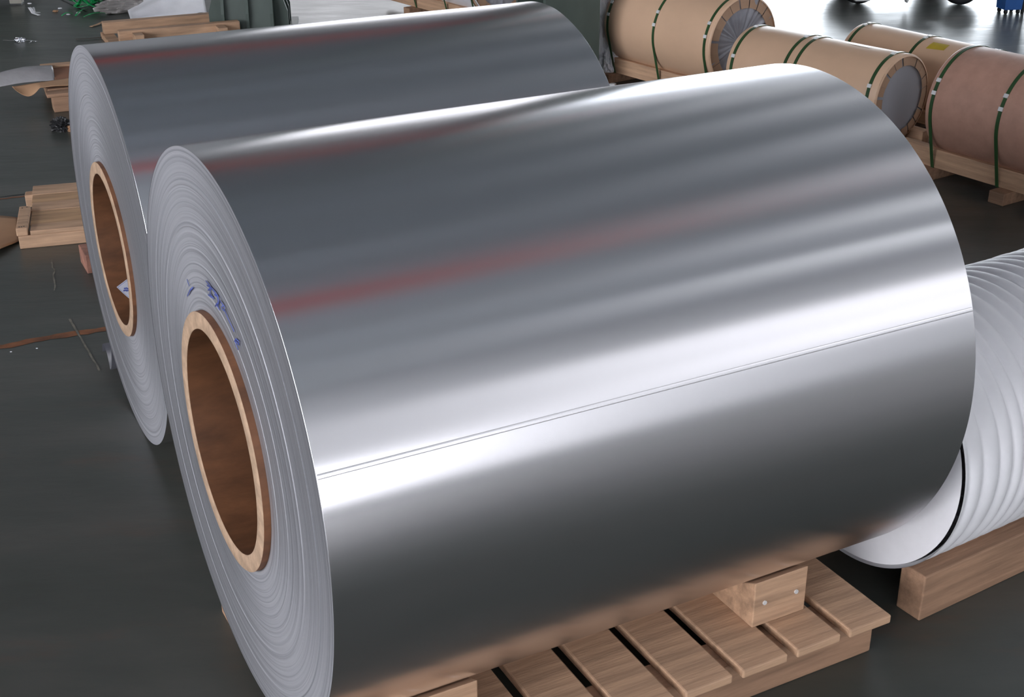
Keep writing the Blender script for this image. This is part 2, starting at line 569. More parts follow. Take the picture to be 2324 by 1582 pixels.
# trailing edge of the outer foil layer on the front roll
def cyl_hit(root, R, px, py, far=False):
    o = to_local(root, EYEV)
    d = to_local(root, EYEV + ray(px, py)) - o
    oc = Vector((0, o.y, o.z - RCEN[root.name]))
    dp = Vector((0, d.y, d.z))
    a, b, c = dp.dot(dp), 2 * dp.dot(oc), oc.dot(oc) - R * R
    t = (-b + (1 if far else -1) * math.sqrt(b * b - 4 * a * c)) / (2 * a)
    p = o + d * t
    return p.x, math.atan2(p.z - RCEN[root.name], p.y)


RCEN = {A.name: RA, B.name: RB}
x_, ph = cyl_hit(A, RA, 2100, 733)
te = MB()
vs = []
for k in range(7):
    q = ph + (.0022 - .0022 * (k / 6) * 7 if k else .0022)
    rr = RA + (.0010 if 0 < k < 6 else 0.0007)
    vs += [(-LA / 2 + .002, rr * math.cos(q), RA + rr * math.sin(q)), (LA / 2 - .002, rr * math.cos(q), RA + rr * math.sin(q))]
te.add(vs, [(2 * k, 2 * k + 1, 2 * k + 3, 2 * k + 2) for k in range(6)], True)
te.build('foil_tail_edge', FOIL, A)

# diamond label inside the core of the rear roll
pl = [cyl_hit(B, RCI - .001, *p, far=True) for p in ((264.6, 651.5), (287.6, 634), (293.4, 677.8))]
pl = [pl[0], pl[1], (pl[1][0] + pl[2][0] - pl[0][0], pl[1][1] + pl[2][1] - pl[0][1]), pl[2]]
cx_ = sum(p[0] for p in pl) / 4
cq_ = sum(p[1] for p in pl) / 4


def patch(sc0, sc1, r, name, mat, parent, n=8):
    m = MB()
    vs = []
    ring = []
    for k in range(4):
        for j in range(n):
            t = j / n
            ring.append((pl[k][0] * (1 - t) + pl[(k + 1) % 4][0] * t, pl[k][1] * (1 - t) + pl[(k + 1) % 4][1] * t))
    for sc in (sc0, sc1):
        for (a, q) in ring:
            a, q = cx_ + (a - cx_) * sc, cq_ + (q - cq_) * sc
            vs.append((a, r * math.cos(q), RB + r * math.sin(q)))
    k = len(ring)
    m.add(vs, [(i, (i + 1) % k, k + (i + 1) % k, k + i) for i in range(k)])
    return m.build(name, mat, parent)


lab = patch(1.0, 0.01, RCI - .0012, 'paper_label', LABELP, B)
lab['label'] = 'white diamond paper label with a thin blue border'
patch(.90, .86, RCI - .0016, 'label_border', INK, lab)
tm = MB()
for (da, dq) in ((-.30, -.05), (-.18, .12), (-.05, -.1), (.1, .05)):
    a, q = cx_ + da * (pl[2][0] - pl[0][0]) * .5, cq_ + dq * abs(pl[3][1] - pl[1][1]) * .6
    r = RCI - .0016
    vs = [(a + i, r * math.cos(q + j), RB + r * math.sin(q + j)) for i, j in ((-.006, -.012), (.006, -.012), (.006, .012), (-.006, .012))]
    tm.add(vs, [(0, 1, 2, 3)])
tm.build('label_print', INK, lab)

# loose foil tail behind the rear roll, shade of its hollow painted as dark colour
tl = MB()
def tailfn(a, b):
    x = -LB / 2 + (LB - .05) * a
    if b < .3:
        t = b / .3
        return (x, 0.385 + t * .105, .128 * (1 - t) ** 1.6 + .004)
    t = (b - .3) / .7
    g = math.pi * (1 - .92 * t)
    return (x, .556 + .066 * math.cos(g), .004 + .072 * math.sin(g))
tl.grid(tailfn, 6, 26)
tail = tl.build('loose_tail', plain('foil_painted_shade', (.055, .055, .065), .45), B)
tail['label'] = 'loose foil tail curling out from under the roll, shade painted in its colour'
sm_ = tail.modifiers.new('thickness', 'SOLIDIFY')
sm_.thickness = .001

# ------------------------------------------------------------------ supports under the foil rolls
def chock(label, root_loc, rz, L, w=0.22, h=0.13, mat=WOODX, group=None):
    c = thing('wedge_chock', label, 'chock', root_loc, rz, group)
    m = MB()
    m.hexa([(-L / 2, 0, 0), (L / 2, 0, 0), (L / 2, w, 0), (-L / 2, w, 0), (-L / 2, 0, .012), (L / 2, 0, .012), (L / 2, w, h), (-L / 2, w, h)])
    bevel(m.build('wedge_block', mat, c), .003)
    for k in (-1, 1):
        MB().lathe_x([(0, .0001), (0, .006), (.003, .006), (.003, .0001)], 8, False).build('nail_head', STEEL, c, (k * L * .3, w, h * .5), (0, 0, math.pi / 2))
    return c


def on_roll(root, lx, ly, z=0.0):
    a = root.rotation_euler[2]
    p = root.location
    return (p.x + lx * math.cos(a) - ly * math.sin(a), p.y + lx * math.sin(a) + ly * math.cos(a), z)


HPA = CA[2] - RA
HPB = CB[2] - RB


def wedge_dist(R, w=0.22, h=0.13):
    # distance from the roll's base line at which the slope just touches the roll
    s = math.atan2(h - .012, w)
    return R * math.tan(s / 2) - .012 / math.tan(s) * 0 - 0.0


def touch(R, w, h):
    d = 0.0
    while d < R:
        if all((d + t * w) ** 2 + (R - (.012 + (h - .012) * t)) ** 2 >= (R + .0005) ** 2 for t in [k / 20 for k in range(21)]):
            return d
        d += .001
    return d


dA = touch(RA, .22, .13)
# pallet below the front roll
pa = thing('roll_pallet', 'wooden pallet under the foil roll with blue marker scribble', 'pallet', (A.location.x, A.location.y, 0), THA)
for yy in (-.42, 0, .42):
    bevel(MB().box(-.70, .70, -.05, .05, 0, HPA - .024).build('stringer', WOODD, pa, (0, yy, 0)))
bd = None
for k in range(9):
    xx = -.64 + k * .16
    if bd is None:
        bd = bevel(MB().box(-.065, .065, -.52, .52, 0, .024).build('deck_board', WOODX, pa, (xx, 0, HPA - .024)))
    else:
        o = bd.copy(); COL.objects.link(o); o.location = (xx, 0, HPA - .024); o.parent = pa
ch_lab = {-1: 'towards the open floor', 1: 'towards the neighbouring roll'}
for sx_ in (-.45, .45):
    for sy_ in (-1, 1):
        lx = sx_
        p = on_roll(A, lx, sy_ * dA, HPA)
        chock('wooden wedge chock on the pallet, ' + ('marker-scribble end' if sx_ < 0 else 'ribbed foam roll end') + (', facing the open floor' if sy_ < 0 else ', facing the rear foil roll'), p, THA + (0 if sy_ > 0 else math.pi), .16, group='chocks of the front foil roll')
dB = touch(RB, .22, .13)
for sx_ in (-.55, .45):
    for sy_ in (-1,):
        chock('wooden wedge chock on the floor between the foil rolls, ' + ('diamond label end' if sx_ < 0 else 'steel column end'), on_roll(B, sx_, sy_ * dB, 0), THB + math.pi, .16, group='chocks of the rear foil roll')

# ------------------------------------------------------------------ white ribbed roll at the right
CTH, CR, CK, CS0, CL = 0.56, 0.35, 2.04, 2.33, 1.5
cdir = Vector((math.cos(CTH), math.sin(CTH), 0))
cnor = Vector((-math.sin(CTH), math.cos(CTH), 0))
cl = cdir * (CS0 + CL / 2) + cnor * CK
C = thing('foam_roll', 'white roll wrapped in ribbed foam beyond the end of a foil roll', 'foam roll', (cl.x, cl.y, 0.10), CTH)
prof = []
n = 330
for k in range(n + 1):
    x = -CL / 2 + CL * k / n
    q = (x / 0.052) + .25 * noise.noise(Vector((x * 9, 1, 2)))
    s_ = abs(math.sin(math.pi * q))
    prof.append((x, CR - .010 + .0105 * s_ ** .7 + .002 * noise.noise(Vector((x * 20, 5, 1)))))
MB().lathe_x(prof, 128).build('ribbed_foam', FOAM, C, (0, 0, CR))
for sg in (-1, 1):
    pr = [(sg * CL / 2, .085), (sg * CL / 2, CR - .01)]
    MB().lathe_x(pr if sg > 0 else pr[::-1], 96, False).build('roll_end', FOAM, C, (0, 0, CR))
MB().lathe_x([(-CL / 2 - .03, .085), (CL / 2 + .03, .085), (CL / 2 + .03, .07), (-CL / 2 - .03, .07), (-CL / 2 - .03, .085)], 48).build('core', CARD, C, (0, 0, CR))
for yy in (-.20, .20):
    t_ = thing('support_beam', 'squared timber under the white ribbed roll', 'timber', (cl.x + cnor.x * yy, cl.y + cnor.y * yy, 0), CTH, 'timbers under the ribbed roll')
    bevel(MB().box(-.70, .70, -.04, .04, 0, .10 + CR - math.sqrt(CR * CR - .16 ** 2) - .001).build('beam', WOODD, t_))


# ------------------------------------------------------------------ wrapped rolls on skids
def hull(pts):
    pts = sorted(set(pts))
    def half(ps):
        h = []
        for p in ps:
            while len(h) > 1 and (h[-1][0] - h[-2][0]) * (p[1] - h[-2][1]) - (h[-1][1] - h[-2][1]) * (p[0] - h[-2][0]) <= 0:
                h.pop()
            h.append(p)
        return h
    a, b = half(pts), half(pts[::-1])
    return a[:-1] + b[:-1]


seal_me = MB().box(-.012, .012, -.010, .010, 0, .006).mesh('strap_seal', STEEL)


def wrapped_roll(label, pl_label, x, y, th, R, L, hp, straps, mat=PAPER, flaps=0, end=FILM, wrinkle=0.0, x0=-.14, seals=(2.35, 2.75), strapw=.019, group='paper-wrapped rolls', over=.08, inner=.74):
    root = thing('wrapped_roll', label, 'wrapped roll', (x, y, 0), th, group)
    zc = hp + R
    yo = .62 * R
    beam_w = .065
    yin = yo
    ztop = zc - math.sqrt(R * R - yin ** 2) - .001
    body = MB().lathe_x([(0, R - .012), (.004, R - .003), (.012, R)] + [(.012 + (L - .024) * k / 6, R) for k in range(1, 6)] + [(L - .012, R), (L - .004, R - .003), (L, R - .012)], 96).build('paper_wrap', mat, root, (0, 0, zc))
    # left end
    MB().lathe_x([(0.0, R - .012), (0.0, .01)], 64).build('end_cover', FLAP, root, (0, 0, zc))
    # right end: film disc set back behind folded flaps
    def disc(a, b):
        q = 2 * math.pi * a
        r = (R - .012) * b
        x_ = L - .012
        if wrinkle:
            x_ += wrinkle * (noise.noise(Vector((math.cos(q) * 7, math.sin(q) * 7, 2.0))) + .6 * noise.noise(Vector((math.cos(q) * 21, math.sin(q) * 21, 5.0)))) * min(1, b * 1.5) * .8 - .03 * (1 - b) ** 2
        return (x_, r * math.cos(q), r * math.sin(q))
    ed = MB().grid(disc, 120, 10).build('end_film', end, root, (0, 0, zc))
    if flaps:
        rnd = random.Random(len(label))
        a2 = math.pi / flaps * .93
        vs = []
        n = 3
        for dx in (0, .0025):
            for k in range(n + 1):
                q = -a2 + 2 * a2 * k / n
                vs.append((L - .010 + dx, (R - .002) * math.cos(q), (R - .002) * math.sin(q)))
            for k in range(n + 1):
                q = a2 - 2 * a2 * k / n
                vs.append((L - .004 + dx, R * inner * math.cos(q * .96), R * inner * math.sin(q * .96)))
        m = 2 * (n + 1)
        fm = MB().add(vs, [tuple(range(m))[::-1], tuple(range(m, 2 * m))] + [(i, (i + 1) % m, m + (i + 1) % m, m + i) for i in range(m)]).mesh('paper_flap', FLAP)
        for k in range(flaps):
            link('paper_flap', fm, root, (rnd.uniform(-.001, .004), 0, zc), (2 * math.pi * (k + rnd.uniform(-.12, .12)) / flaps, 0, 0))
    # straps run round the roll and the skid runners
    for sx in straps:
        c2 = [(round(R * 1.006 * math.cos(2 * math.pi * k / 90), 5), round(zc + R * 1.006 * math.sin(2 * math.pi * k / 90), 5)) for k in range(90)]
        by = yo + beam_w / 2 + .003
        loop = hull(c2 + [(by, ztop), (-by, ztop), (by, .064), (-by, .064)])
        m = MB()
        k = len(loop)
        vs = []
        for (yy, zz) in loop:
            d = math.hypot(yy, zz - zc)
            oy, oz = yy * (1 + .003 / d), zz + (zz - zc) * (.003 / d)
            vs += [(sx - strapw / 2, yy, zz), (sx + strapw / 2, yy, zz), (sx + strapw / 2, oy, oz), (sx - strapw / 2, oy, oz)]
        fs = []
        for i in range(k):
            j = (i + 1) % k
            for q in range(4):
                q2 = (q + 1) % 4
                fs.append((4 * i + q, 4 * i + q2, 4 * j + q2, 4 * j + q))
        st = m.add(vs, fs).build('strap', STRAP, root)
        for a in seals:
            link('strap_seal', seal_me, st, (sx, R * 1.015 * math.cos(a), zc + R * 1.015 * math.sin(a)), (a - math.pi / 2, 0, 0))
    # the skid
    p = thing('wooden_skid', pl_label, 'skid', (x, y, 0), th, 'skids under the wrapped rolls')
    for s in (-1, 1):
        bevel(MB().box(x0, L + over, -beam_w / 2, beam_w / 2, .062, ztop).build('runner', WOODX, p, (0, s * (yo + 0.001), 0)))
    ce = None
    for xx in (.02, L * .5, L - .02):
        if ce is None:
            ce = bevel(MB().box(-.045, .045, -R * 1.0, R * 1.0, 0, .062).build('cross_beam', WOODD, p, (xx, 0, 0)))
        else:
            o = ce.copy(); COL.objects.link(o); o.location = (xx, 0, 0); o.parent = p
    return root, zc


W1, z1 = wrapped_roll('brown paper-wrapped roll with three straps and wrinkled clear film on its end', 'wooden skid under the roll with wrinkled film end', .86, 8.967, -.945, .291, 1.008, .10, [.042, .495, .963], flaps=20, wrinkle=.02, seals=(2.62, 2.9))
W2, z2 = wrapped_roll('brown paper-wrapped roll with four straps and smooth grey film on its end', 'wooden skid under the roll with smooth grey end', 1.45, 7.8, -.896, .237, 1.072, .10, [.045, .422, .49, 1.014], flaps=20, end=SMOOTHF, wrinkle=0.0, seals=(1.75, 2.75), inner=.75)
W3, z3 = wrapped_roll('brown paper-wrapped roll with a yellow tape patch', 'wooden skid under the roll with yellow tape patch', 2.183, 8.098, -1.0, .213, 1.05, .10, [.045, .514, .98], seals=(1.80, 1.62))
W4, z4 = wrapped_roll('dark brown paper-wrapped roll on a long pale skid', 'long pale wooden skid under the dark brown roll', 2.365, 6.747, -.984, .284, 1.0, .10, [.04, .445, .93], mat=PAPER2, x0=-.20, seals=(2.62, 2.85))


# tape patches on rolls
def roll_patch(name, root, zc, R, corners_px, mat, lab=None):
    m = Matrix.Translation(root.location) @ Matrix.Rotation(root.rotation_euler[2], 4, 'Z')
    mi = m.inverted()
    o = mi @ EYEV
    cs = []
    for px, py in corners_px:
        d = mi @ (EYEV + ray(px, py)) - o
        oc = Vector((0, o.y, o.z - zc)); dp = Vector((0, d.y, d.z))
        a, b, c = dp.dot(dp), 2 * dp.dot(oc), oc.dot(oc) - R * R
        dd = b * b - 4 * a * c
        t = (-b - math.sqrt(max(dd, 0))) / (2 * a)
        p = o + d * t
        cs.append((p.x, math.atan2(p.z - zc, p.y)))
    def fn(i, j):
        x = (cs[0][0] * (1 - i) + cs[1][0] * i) * (1 - j) + (cs[3][0] * (1 - i) + cs[2][0] * i) * j
        q = (cs[0][1] * (1 - i) + cs[1][1] * i) * (1 - j) + (cs[3][1] * (1 - i) + cs[2][1] * i) * j
        r = R + .0015
        return (x, r * math.cos(q), zc + r * math.sin(q))
    ob = MB().grid(fn, 6, 6).build(name, mat, root)
    if lab:
        ob['label'] = lab
    return ob


roll_patch('tape_patch', W3, z3, .213, [(2119, 96), (2156, 103), (2142, 115), (2101, 110)], YELLOW, 'yellow tape patch')
roll_patch('tape_patch', W2, z2, .237, [(1928, 98), (1978, 107), (1972, 109), (1932, 101)], CLEART, 'strip of clear tape')


# white film-wrapped rolls further back
def film_roll(label, pl_label, x, y, L, x0=-.3):
    r_, zc = wrapped_roll(label, pl_label, x, y, -.945, .30, L, .10, [.06, .55, .97], mat=WHITEF, flaps=18, end=FILM, wrinkle=.02, group='white film-wrapped rolls', x0=x0, seals=(2.7,))
    return r_, zc


p5 = fl(905, 32)
a5 = -.945
W5, z5 = film_roll('white film-wrapped roll with brown edge bands behind the foil roll', 'wooden skid with loose ends under the white film-wrapped roll', -.98 + .33, 11.45, 1.0, x0=-.45)
W6, z6 = film_roll('white film-wrapped roll with brown edge bands beside the steel column', 'wooden skid under the white roll beside the steel column', .62, 10.35, 1.0)
for wr_, zz_ in ((W5, z5), (W6, z6)):
    for xx in (.0, .36, .95):
        MB().lathe_x([(xx, .303), (xx + .05, .303)], 96).build('paper_band', PAPER, wr_, (0, 0, zz_))

# ------------------------------------------------------------------ steel column in front of the wrapped rolls
colp = Vector((.31, 8.62, 0))
col = thing('steel_column', 'grey-green steel H-section column rising beside the wrapped rolls', 'column', colp, HA)
b_, d_, t_ = .40, .40, .022
m = MB()
m.box(-b_ / 2, b_ / 2, -d_ / 2, -d_ / 2 + t_, .03, HZ - .25).box(-b_ / 2, b_ / 2, d_ / 2 - t_, d_ / 2, .03, HZ - .25)
m.build('flange', COLM, col)
MB().box(-.010, .010, -d_ / 2 + t_, d_ / 2 - t_, .03, HZ - .25).build('web', COLM, col)
MB().box(-.32, .32, -.32, .32, 0, .03).build('base_plate', COLM, col)
for i, (sx_, sy_) in enumerate(((-1, -1), (-1, 1), (1, -1), (1, 1))):
    MB().lathe_x([(0, .001), (0, .022), (.03, .022), (.03, .001)], 6, False).build('anchor_nut', STEEL, col, (sx_ * .27, sy_ * .27, .03), (0, -math.pi / 2, 0))

# gusseted column base, upper left
gp = fl(572, 64)
g = thing('gusseted_post', 'dark grey-green steel post with gusset plates flaring at its foot', 'post', gp, .10)
MB().box(-.19, .19, -.19, .19, .02, HZ - .25).build('shaft', COLM, g)
MB().box(-.36, .36, -.36, .36, 0, .02).build('base_plate', COLM, g)
def gus(parent, x, y, rz, w=.12):
    m = MB()
    t = .012
    poly = [(0, .02), (w, .02), (w, .17), (.06 * w / .12, .36), (0, .46)]
    vs = [(-t, -p[0], p[1]) for p in poly] + [(t, -p[0], p[1]) for p in poly]
    k = len(poly)
    m.add(vs, [tuple(range(k)), tuple(range(k, 2 * k))[::-1]] + [(i, k + i, k + (i + 1) % k, (i + 1) % k) for i in range(k)])
    return m.build('gusset', COLM, parent, (x, y, 0), (0, 0, rz))
for q in range(4):
    c_, s_ = math.cos(q * math.pi / 2), math.sin(q * math.pi / 2)
    for xx in (-.19, 0, .19):
        lx, ly = xx, -.19
        gus(g, lx * c_ - ly * s_, lx * s_ + ly * c_, q * math.pi / 2)
    # sloping skirt plate behind the gusset edges
    m = MB()
    m.hexa([(-.20, -.285, .02), (.20, -.285, .02), (.20, -.19, .02), (-.20, -.19, .02), (-.20, -.215, .38), (.20, -.215, .38), (.20, -.19, .38), (-.20, -.19, .38)])
    m.build('skirt_plate', COLM, g, (0, 0, 0), (0, 0, q * math.pi / 2))


# ------------------------------------------------------------------ timber and rubbish at the left
def beam_thing(name, label, cat, p0, p1, width, z0, z1, mat, group=None, side=1, part='beam'):
    p0, p1 = Vector(p0), Vector(p1)
    d = p1 - p0
    L = math.hypot(d.x, d.y)
    rz = math.atan2(d.y, d.x)
    t = thing(name, label, cat, (p0.x, p0.y, z0), rz, group)
    bevel(MB().box(0, L, min(0, width * side), max(0, width * side), 0, z1 - z0).build(part, mat, t))
    return t


# open timber frame (skid without a roll) upper left
q0, q1 = fl(237, 77, .05), fl(492, 55, .05)
rz = math.atan2(q1.y - q0.y, q1.x - q0.x)
Lb = (q1 - q0).length
fr = thing('empty_skid', 'empty timber skid of two long beams on cross blocks', 'skid', (q0.x, q0.y, 0), rz)
bevel(MB().box(0, Lb, 0, .085, .045, .135).build('long_beam', WOODX, fr))
q2, q3 = fl(272, 98, .045), fl(540, 70, .045)
mi = (Matrix.Translation(fr.location) @ Matrix.Rotation(rz, 4, 'Z')).inverted()
a2, a3 = mi @ q2, mi @ q3
bevel(MB().box(a2.x, a3.x, a2.y - .02, a2.y + .06, .045, .135).build('long_beam', WOODX, fr))
for xx in (a2.x * .55, Lb * .5, Lb - .08):
    bevel(MB().box(xx - .045, xx + .045, a2.y - .06, .12, 0, .045).build('cross_block', WOODX, fr))
for xx in (a2.x + .13, a3.x - .16):
    bevel(MB().box(xx - .035, xx + .035, a2.y - .15, a2.y - .021, 0, .12).build('end_block', WOODX, fr))

# pale plank pallet half hidden behind the rear roll
c0, c1 = fl(46, 566), fl(190, 552)
rz = math.atan2(c1.y - c0.y, c1.x - c0.x)
pp = thing('plank_pallet', 'pale plank pallet with a nailed side batten beside the rear foil roll', 'pallet', (c0.x, c0.y, 0), rz)
bevel(MB().box(0, .44, 0, .07, 0, .062).build('front_beam', WOODX, pp))
bevel(MB().box(0, .44, .62, .69, 0, .062).build('rear_beam', WOODX, pp))
yy = .0
for k, wd_ in enumerate((.10, .20, .13, .13, .15)):
    bevel(MB().box(.055 - .004 * k, .44 - .02 * k, 0.002, wd_ - .002, 0, .02 - .002 * (k % 2)).build('plank', WOODX if k % 2 == 0 else wood_mat('plank_wood', (.46, .28, .155), 0), pp, (0, yy, .062)), .002)
    yy += wd_
bevel(MB().box(-.005, .045, .0, .33, .062, .10).build('side_batten', WOODX, pp))
for (nx, ny) in ((.01, .02), (.03, .025), (.01, .30), (.03, .31), (.02, .02)):
    MB().lathe_x([(0, .0003), (0, .0035), (.0015, .0035), (.0015, .0003)], 8, False).build('nail_head', DARK, pp, (nx, ny, .1), (0, -math.pi / 2, 0))

# brown card on the floor beside it
poly = [fl(-60, 492, .0), fl(42, 500, 0), fl(46, 549, 0), fl(0, 577, 0), fl(-70, 610, 0)]
cb = MB()
def cardfn(i, j, P=poly):
    a = P[0].lerp(P[1], i)
    b = P[4].lerp(P[2], i) + (P[3] - P[4].lerp(P[2], .6)) * max(0, 1 - abs(i - .6) / .4) * .8
    p = a.lerp(b, j)
    return (p.x, p.y, .012 + .012 * noise.noise(Vector((p.x * 3, p.y * 3, 0))) + .018 * (1 - i) * j)
cb.grid(cardfn, 16, 10, .004)
tag(cb.build('cardboard_sheet', CARDB), 'flat brown cardboard sheet on the floor by the plank pallet', 'cardboard')

# stack of pallet, grey sheet and curled card, left edge behind the rear roll
s0, s1 = fl(124, 256), fl(240, 244)
rz = math.atan2(s1.y - s0.y, s1.x - s0.x)
sp_ = thing('scrap_pallet', 'low pallet of blocks and boards carrying scrap sheets', 'pallet', (s0.x, s0.y, 0), rz)
for xx in (0, .55):
    for y_ in (0, .55):
        bevel(MB().box(xx, xx + .13, y_, y_ + .12, 0, .095).build('block', WOODD, sp_))
for k in range(5):
    bevel(MB().box(-.03 + (.02 if k % 2 else 0), .80, k * .145, k * .145 + .12, .095, .117).build('deck_board', WOODD, sp_))
bevel(MB().box(.0, .80, .60, .68, .117, .17).build('top_batten', WOODX, sp_))
MS = Matrix.Translation(sp_.location) @ Matrix.Rotation(rz, 4, 'Z')


def sheet(name, label, cat, mat, corners, zf, nu=30, nv=16, thick=.003, solid=True):
    """corners: four pixel points with heights; zf adds relief"""
    P = [fl(px, py, z) for px, py, z in corners]
    def fn(i, j):
        p = (P[0] * (1 - i) + P[1] * i) * (1 - j) + (P[3] * (1 - i) + P[2] * i) * j
        return p + Vector((0, 0, zf(i, j, p)))
    o = MB().grid(fn, nu, nv, thick).build(name, mat)
    return tag(o, label, cat)


sheet('grey_sheet', 'grey film sheet sagging over the edge of the scrap pallet', 'sheet', GREYF,
      [(-40, 178, .17), (118, 148, .17), (126, 187, .12), (-40, 206, .10)],
      lambda i, j, p: .02 * noise.noise(p * 4) + .02 * math.sin(math.pi * i) + .03 * math.sin(math.pi * j))
sheet('cardboard_strip', 'curled strip of brown cardboard along the front of the scrap pallet', 'cardboard', CARDB,
      [(28, 200, .135), (235, 170, .135), (235, 190, .125), (34, 207, .125)],
      lambda i, j, p: .012 + (-.05 * math.sin(math.pi * min(1, i / .28)) * j if i < .28 else 0) + .004 * noise.noise(p * 8), 60, 8)
sheet('card_panel', 'reddish-brown card panel lying on the scrap pallet', 'cardboard', plain('red_brown_card', (.30, .135, .075), .7),
      [(117, 157, .150), (215, 143, .150), (225, 172, .138), (126, 186, .138)], lambda i, j, p: .006 + .003 * noise.noise(p * 5))


def crumple(name, label, cat, mat, loc, size, rz=0.0, amp=.35, freq=2.2, seed=0, nu=36, nv=22, group=None):
    rnd = random.Random(seed)
    o = Vector((rnd.uniform(0, 50), rnd.uniform(0, 50), rnd.uniform(0, 50)))
    def fn(i, j):
        a, b = 2 * math.pi * i, math.pi * (j * .998 + .001)
        d = Vector((math.cos(a) * math.sin(b), math.sin(a) * math.sin(b), math.cos(b)))
        k = 1 - amp * abs(noise.noise(d * freq + o)) * 1.6 + amp * .5 * noise.noise(d * freq * 2.7 + o)
        p = Vector((d.x * size[0], d.y * size[1], d.z * size[2])) * k
        p.z = max(p.z, -size[2] * .72)
        return p
    m = MB().grid(fn, nu, nv, smooth=False)
    zmin = min(p[2] for p in m.v)
    ob = m.build(name, mat, None, (loc[0], loc[1], loc[2] - zmin), (0, 0, rz))
    return tag(ob, label, cat, group)


bl = fl(143, 297)
crumple('crumpled_film', 'small crumpled black film lump on the floor beside the rear foil roll', 'film', DARK, bl, (.075, .05, .05), seed=4, amp=.6)
tp = fl(160, 298)
crumple('paper_scrap', 'small tan paper scrap beside the black film lump', 'paper scrap', CARDB, (tp.x, tp.y, 0), (.03, .02, .022), seed=8, amp=.5)
# reddish block behind the rear roll
pb = fl(199, 622)
kb = thing('timber_block', 'short reddish timber block on the floor behind the rear foil roll', 'timber', (pb.x, pb.y, 0), THB)
bevel(MB().box(0, .10, 0, .16, 0, .085).build('block', plain('reddish_wood', (.30, .14, .10), .75, var=.4, scale=20), kb))

# white paper sheet and grey film bundle behind the timber frame
wsl = fl(470, 40)
def wsfn(i, j):
    p = fl(296, 44).lerp(fl(470, 36), i)
    back = (fl(380, 4) - fl(400, 40)) * (.9 * j)
    h = (.03 + .40 * i ** 1.1) * math.sin(math.pi * min(1, j * .62 + .02)) + .015 * noise.noise(Vector((i * 6, j * 6, 1)))
    return p + back + Vector((0, 0, max(.004, h)))
tag(MB().grid(wsfn, 30, 20, .003).build('white_sheet', WHITEF), 'white plastic sheet heaped behind the empty timber frame', 'sheet')
gb = fl(262, 36)
crumple('film_bundle', 'long bundle of crumpled translucent grey film by the timber frame', 'film', plain('translucent_grey_film', (.34, .32, .31), .22, bump=.4, bscale=25), (gb.x + .12, gb.y + .26, 0), (.40, .10, .085), rz=.75, amp=.25, freq=2.6, seed=15, nu=60, nv=30)

# tangle of cut green strapping
tg_ = MB()
rnd = random.Random(5)
g0 = fl(204, 18)
for k in range(22):
    path = []
    ax, ay = rnd.uniform(.06, .18), rnd.uniform(.06, .18)
    ox, oy = rnd.uniform(-.10, .34), rnd.uniform(.0, .45)
    ph_, tw = rnd.uniform(0, 6.28), rnd.uniform(1.2, 2.2)
    hz = rnd.uniform(.04, .18)
    for i in range(26):
        t = i / 25
        a = ph_ + t * 2 * math.pi * tw
        path.append((g0.x + ox + ax * math.cos(a) * (1 - .3 * t), g0.y + oy + ay * math.sin(a), .012 + hz * (.5 + .5 * math.sin(a * 1.3 + k))))
    tg_.tube(path, .016, 6, .15)
for (pa_, pb_) in (((190, 40), (246, 33)), ((172, 38), (200, 22)), ((140, 38), (166, 34))):
    p, q = fl(*pa_), fl(*pb_)
    tg_.tube([p.lerp(q, t / 8) + Vector((0, 0, .008 + .02 * math.sin(math.pi * t / 8))) for t in range(9)], .010, 6, .2)
tag(tg_.build('strap_tangle', GLOSSG), 'tangled heap of cut bright green strapping on the floor', 'strapping', kind='stuff')


# scraps of foil and bits on the floor
def ribbon(name, label, cat, mat, pxs, w, hs, group=None):
    pts = [fl(a, b, 0) + Vector((0, 0, h)) for (a, b), h in zip(pxs, hs)]
    fine = []
    for k in range(len(pts) - 1):
        for t in range(5):
            fine.append(pts[k].lerp(pts[k + 1], t / 5))
    fine.append(pts[-1])
    return tag(MB().tube(fine, w / 2, 8, .16).build(name, mat), label, cat, group)


ribbon('foil_strip', 'bent pale foil strip on the floor with a raised forked end', 'foil scrap', WHITEF, [(69, 30), (76, 33), (89, 36)], .030, [.05, .012, .006])
ribbon('foil_strip', 'short pale foil strip crossing the bent foil strip', 'foil scrap', WHITEF, [(77, 27), (79, 32), (92, 31)], .018, [.04, .016, .010])
p = fl(46, 95)
crumple('foil_scrap', 'shiny crumpled foil scrap glinting on the floor', 'foil scrap', ALU, p, (.05, .028, .022), seed=21, amp=.5)
ribbon('foil_strip', 'thin foil strip trailing from the shiny crumpled scrap', 'foil scrap', ALU, [(53, 95), (65, 93), (84, 96)], .016, [.01, .006, .008])
ribbon('foil_strip', 'tiny forked foil strip below the trailing strip', 'foil scrap', ALU, [(72, 94), (68, 98)], .012, [.010, .004])
ribbon('foil_strip', 'narrow dull foil strip left of the shiny scrap', 'foil scrap', GREYF, [(8, 92), (24, 93), (38, 93)], .012, [.004, .004, .006])
ribbon('batten', 'thin dark batten lying on the floor near the timber frame', 'batten', plain('dark_wood', (.07, .06, .05), .6), [(172, 92), (205, 90), (242, 86)], .030, [.010, .010, .010])
ribbon('wood_splinter', 'pointed wood splinter beside the end of the timber frame', 'splinter', WOODX, [(206, 62), (222, 58), (236, 54)], .035, [.006, .010, .02])
p = fl(126, 27)
crumple('dry_leaf', 'small brown leaf-like scrap on the floor', 'scrap', CARDB, p, (.03, .018, .010), seed=2, amp=.5, nu=16, nv=10)
